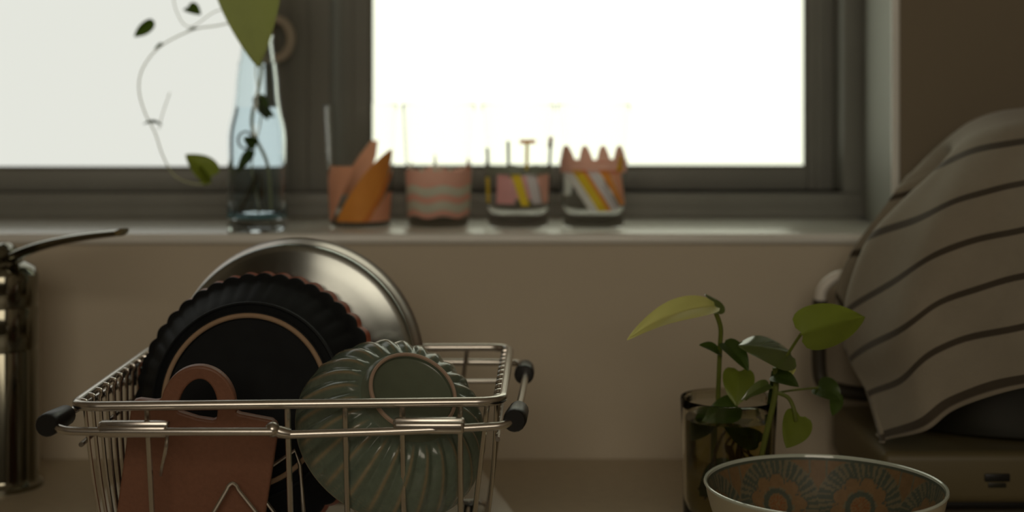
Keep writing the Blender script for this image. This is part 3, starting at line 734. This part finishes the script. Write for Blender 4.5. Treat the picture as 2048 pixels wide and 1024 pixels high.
MB().tube(catmull([P(1640, 600, 1.297), P(1638, 640, 1.297), P(1638, 735, 1.297), P(1650, 768, 1.295), P(1700, 785, 1.295), P(1780, 790, 1.295)], 6), .0066, 12).build('handle_post', mat('shaded_handle_plastic', (.05, .042, .03), .45), ap, off=ao)['label'] = 'lower part of the handle, with its shade in the colour'  # same handle as the cream top; its shade is put into this colour

rows = [  # v, then control points (px, py, depth): back edge, valley, ridge, front ... centre
 (-1.5, [(1690,600,1.338),(1730,590,1.345),(1780,580,1.348),(1850,570,1.350),(1930,560,1.352),(2048,550,1.352),(2150,545,1.352),(2260,543,1.352)]),
 (-.6,  [(1715,508,1.330),(1760,480,1.338),(1810,460,1.342),(1870,440,1.345),(1940,420,1.346),(2048,400,1.346),(2150,390,1.346),(2260,386,1.346)]),
 (.25,  [(1808,362,1.315),(1850,320,1.318),(1890,285,1.318),(1930,258,1.316),(1985,238,1.314),(2048,228,1.312),(2150,221,1.310),(2260,219,1.310)]),
 (.50,  [(1800,372,1.300),(1908,322,1.290),(1908,298,1.255),(1945,268,1.240),(1990,252,1.230),(2048,242,1.225),(2150,234,1.222),(2260,231,1.220)]),
 (1.0,  [(1780,398,1.295),(1880,368,1.282),(1868,343,1.235),(1910,320,1.215),(1965,300,1.200),(2048,286,1.190),(2150,275,1.185),(2260,271,1.183)]),
 (2.0,  [(1702,508,1.290),(1752,500,1.280),(1740,476,1.232),(1830,441,1.195),(1920,400,1.170),(2048,368,1.152),(2150,350,1.143),(2260,344,1.140)]),
 (3.0,  [(1674,592,1.280),(1704,640,1.270),(1690,630,1.232),(1780,568,1.188),(1880,506,1.155),(2048,460,1.128),(2150,440,1.117),(2260,434,1.112)]),
 (4.0,  [(1694,702,1.270),(1699,709,1.248),(1706,718,1.222),(1770,674,1.175),(1870,614,1.142),(2048,552,1.112),(2150,531,1.100),(2260,525,1.096)]),
 (5.0,  [(1733,778,1.230),(1737,783,1.214),(1743,790,1.194),(1792,762,1.168),(1872,704,1.134),(2048,651,1.102),(2150,631,1.090),(2260,625,1.086)]),
 (6.0,  [(1760,862,1.186),(1763,867,1.178),(1768,874,1.166),(1828,841,1.146),(1905,801,1.124),(2048,750,1.094),(2150,735,1.084),(2260,730,1.080)]),
 (6.22, [(1758,874,1.184),(1762,880,1.176),(1769,887,1.164),(1838,858,1.146),(1914,823,1.125),(2048,771,1.095),(2150,756,1.085),(2260,751,1.081)]),
]
ctrl = [[P(*q) for q in r_[1]] for r_ in rows]
for r_ in ctrl:                              # the far half mirrors the near one
    xm = r_[-1].x
    r_ += [Vector((2*xm-q.x, q.y, q.z)) for q in reversed(r_[:-1])]
NV, NU = 12, 10
cols_ = [catmull(r_, NU) for r_ in ctrl]
ncol = len(cols_[0]); G = [catmull([cols_[i][j_] for i in range(len(rows))], NV) for j_ in range(ncol)]
vv = catmull([Vector((r_[0], 0, 0)) for r_ in rows], NV); nrow = len(vv)
vlin = []
for i in range(len(rows)-1):
    for k in range(NV): vlin.append(rows[i][0]+(rows[i+1][0]-rows[i][0])*k/NV)
vlin.append(rows[-1][0])
tow = MB(); pts = [[G[j_][i] for j_ in range(ncol)] for i in range(nrow)]
for i in range(nrow):                        # soft hanging folds and wrinkles in the cloth
    for j_ in range(ncol):
        p = pts[i][j_]; v_ = vlin[i]
        fz = max(0, min(1, (v_-1)/3))
        p.y += .008*fz*math.sin(j_*.30+v_*.25)+.0012*math.sin(p.x*95+p.z*70)+.0008*math.sin(p.x*210-p.z*130)
        p.y = min(p.y, 1.362)
tow.grid(pts)
M_towel = mat('striped_cream_cotton', (.30, .265, .205), .9, var=.06, scale=120, sheen=.25, bump=.3, bscale=900)
nt2 = M_towel.node_tree; N2 = nt2.nodes; L2 = nt2.links
uvn = N2.new('ShaderNodeUVMap'); uvn.uv_map = 'weave'; sx = N2.new('ShaderNodeSeparateXYZ'); L2.new(uvn.outputs[0], sx.inputs[0])
def mth(op, a, b=None):
    n_ = N2.new('ShaderNodeMath'); n_.operation = op
    if isinstance(a, (int, float)): n_.inputs[0].default_value = a
    else: L2.new(a, n_.inputs[0])
    if b is not None: n_.inputs[1].default_value = b
    return n_.outputs[0]
dist = mth('ABSOLUTE', mth('SUBTRACT', mth('FRACT', mth('ADD', sx.outputs[1], 10.5)), .5))
mr = N2.new('ShaderNodeMapRange'); mr.inputs[1].default_value = .055; mr.inputs[2].default_value = .085; mr.inputs[3].default_value = 1; mr.inputs[4].default_value = 0
L2.new(dist, mr.inputs[0])
mx = N2.new('ShaderNodeMix'); mx.data_type = 'RGBA'; pb_ = N2['Principled BSDF']; src = pb_.inputs['Base Color'].links[0].from_socket
L2.new(mr.outputs[0], mx.inputs[0]); L2.new(src, mx.inputs[6]); mx.inputs[7].default_value = (.060, .046, .030, 1); L2.new(mx.outputs[2], pb_.inputs['Base Color'])
cloth_loc = Vector((XC, 1.2, 1.2))
tw = tow.build('striped_towel', M_towel, off=cloth_loc, angle=None, fix=False); tw.location = cloth_loc
tag(tw, 'cream tea towel with thin dark stripes draped over the appliance', 'towel')
uv = tw.data.uv_layers.new(name='weave')
vi = np.zeros(len(tw.data.loops), dtype=np.int32); tw.data.loops.foreach_get('vertex_index', vi)
uvd = np.stack([(vi % ncol)/ncol, np.array(vlin)[vi//ncol]], 1).astype(np.float32); uv.data.foreach_set('uv', uvd.ravel())
solidify(tw, .0016)
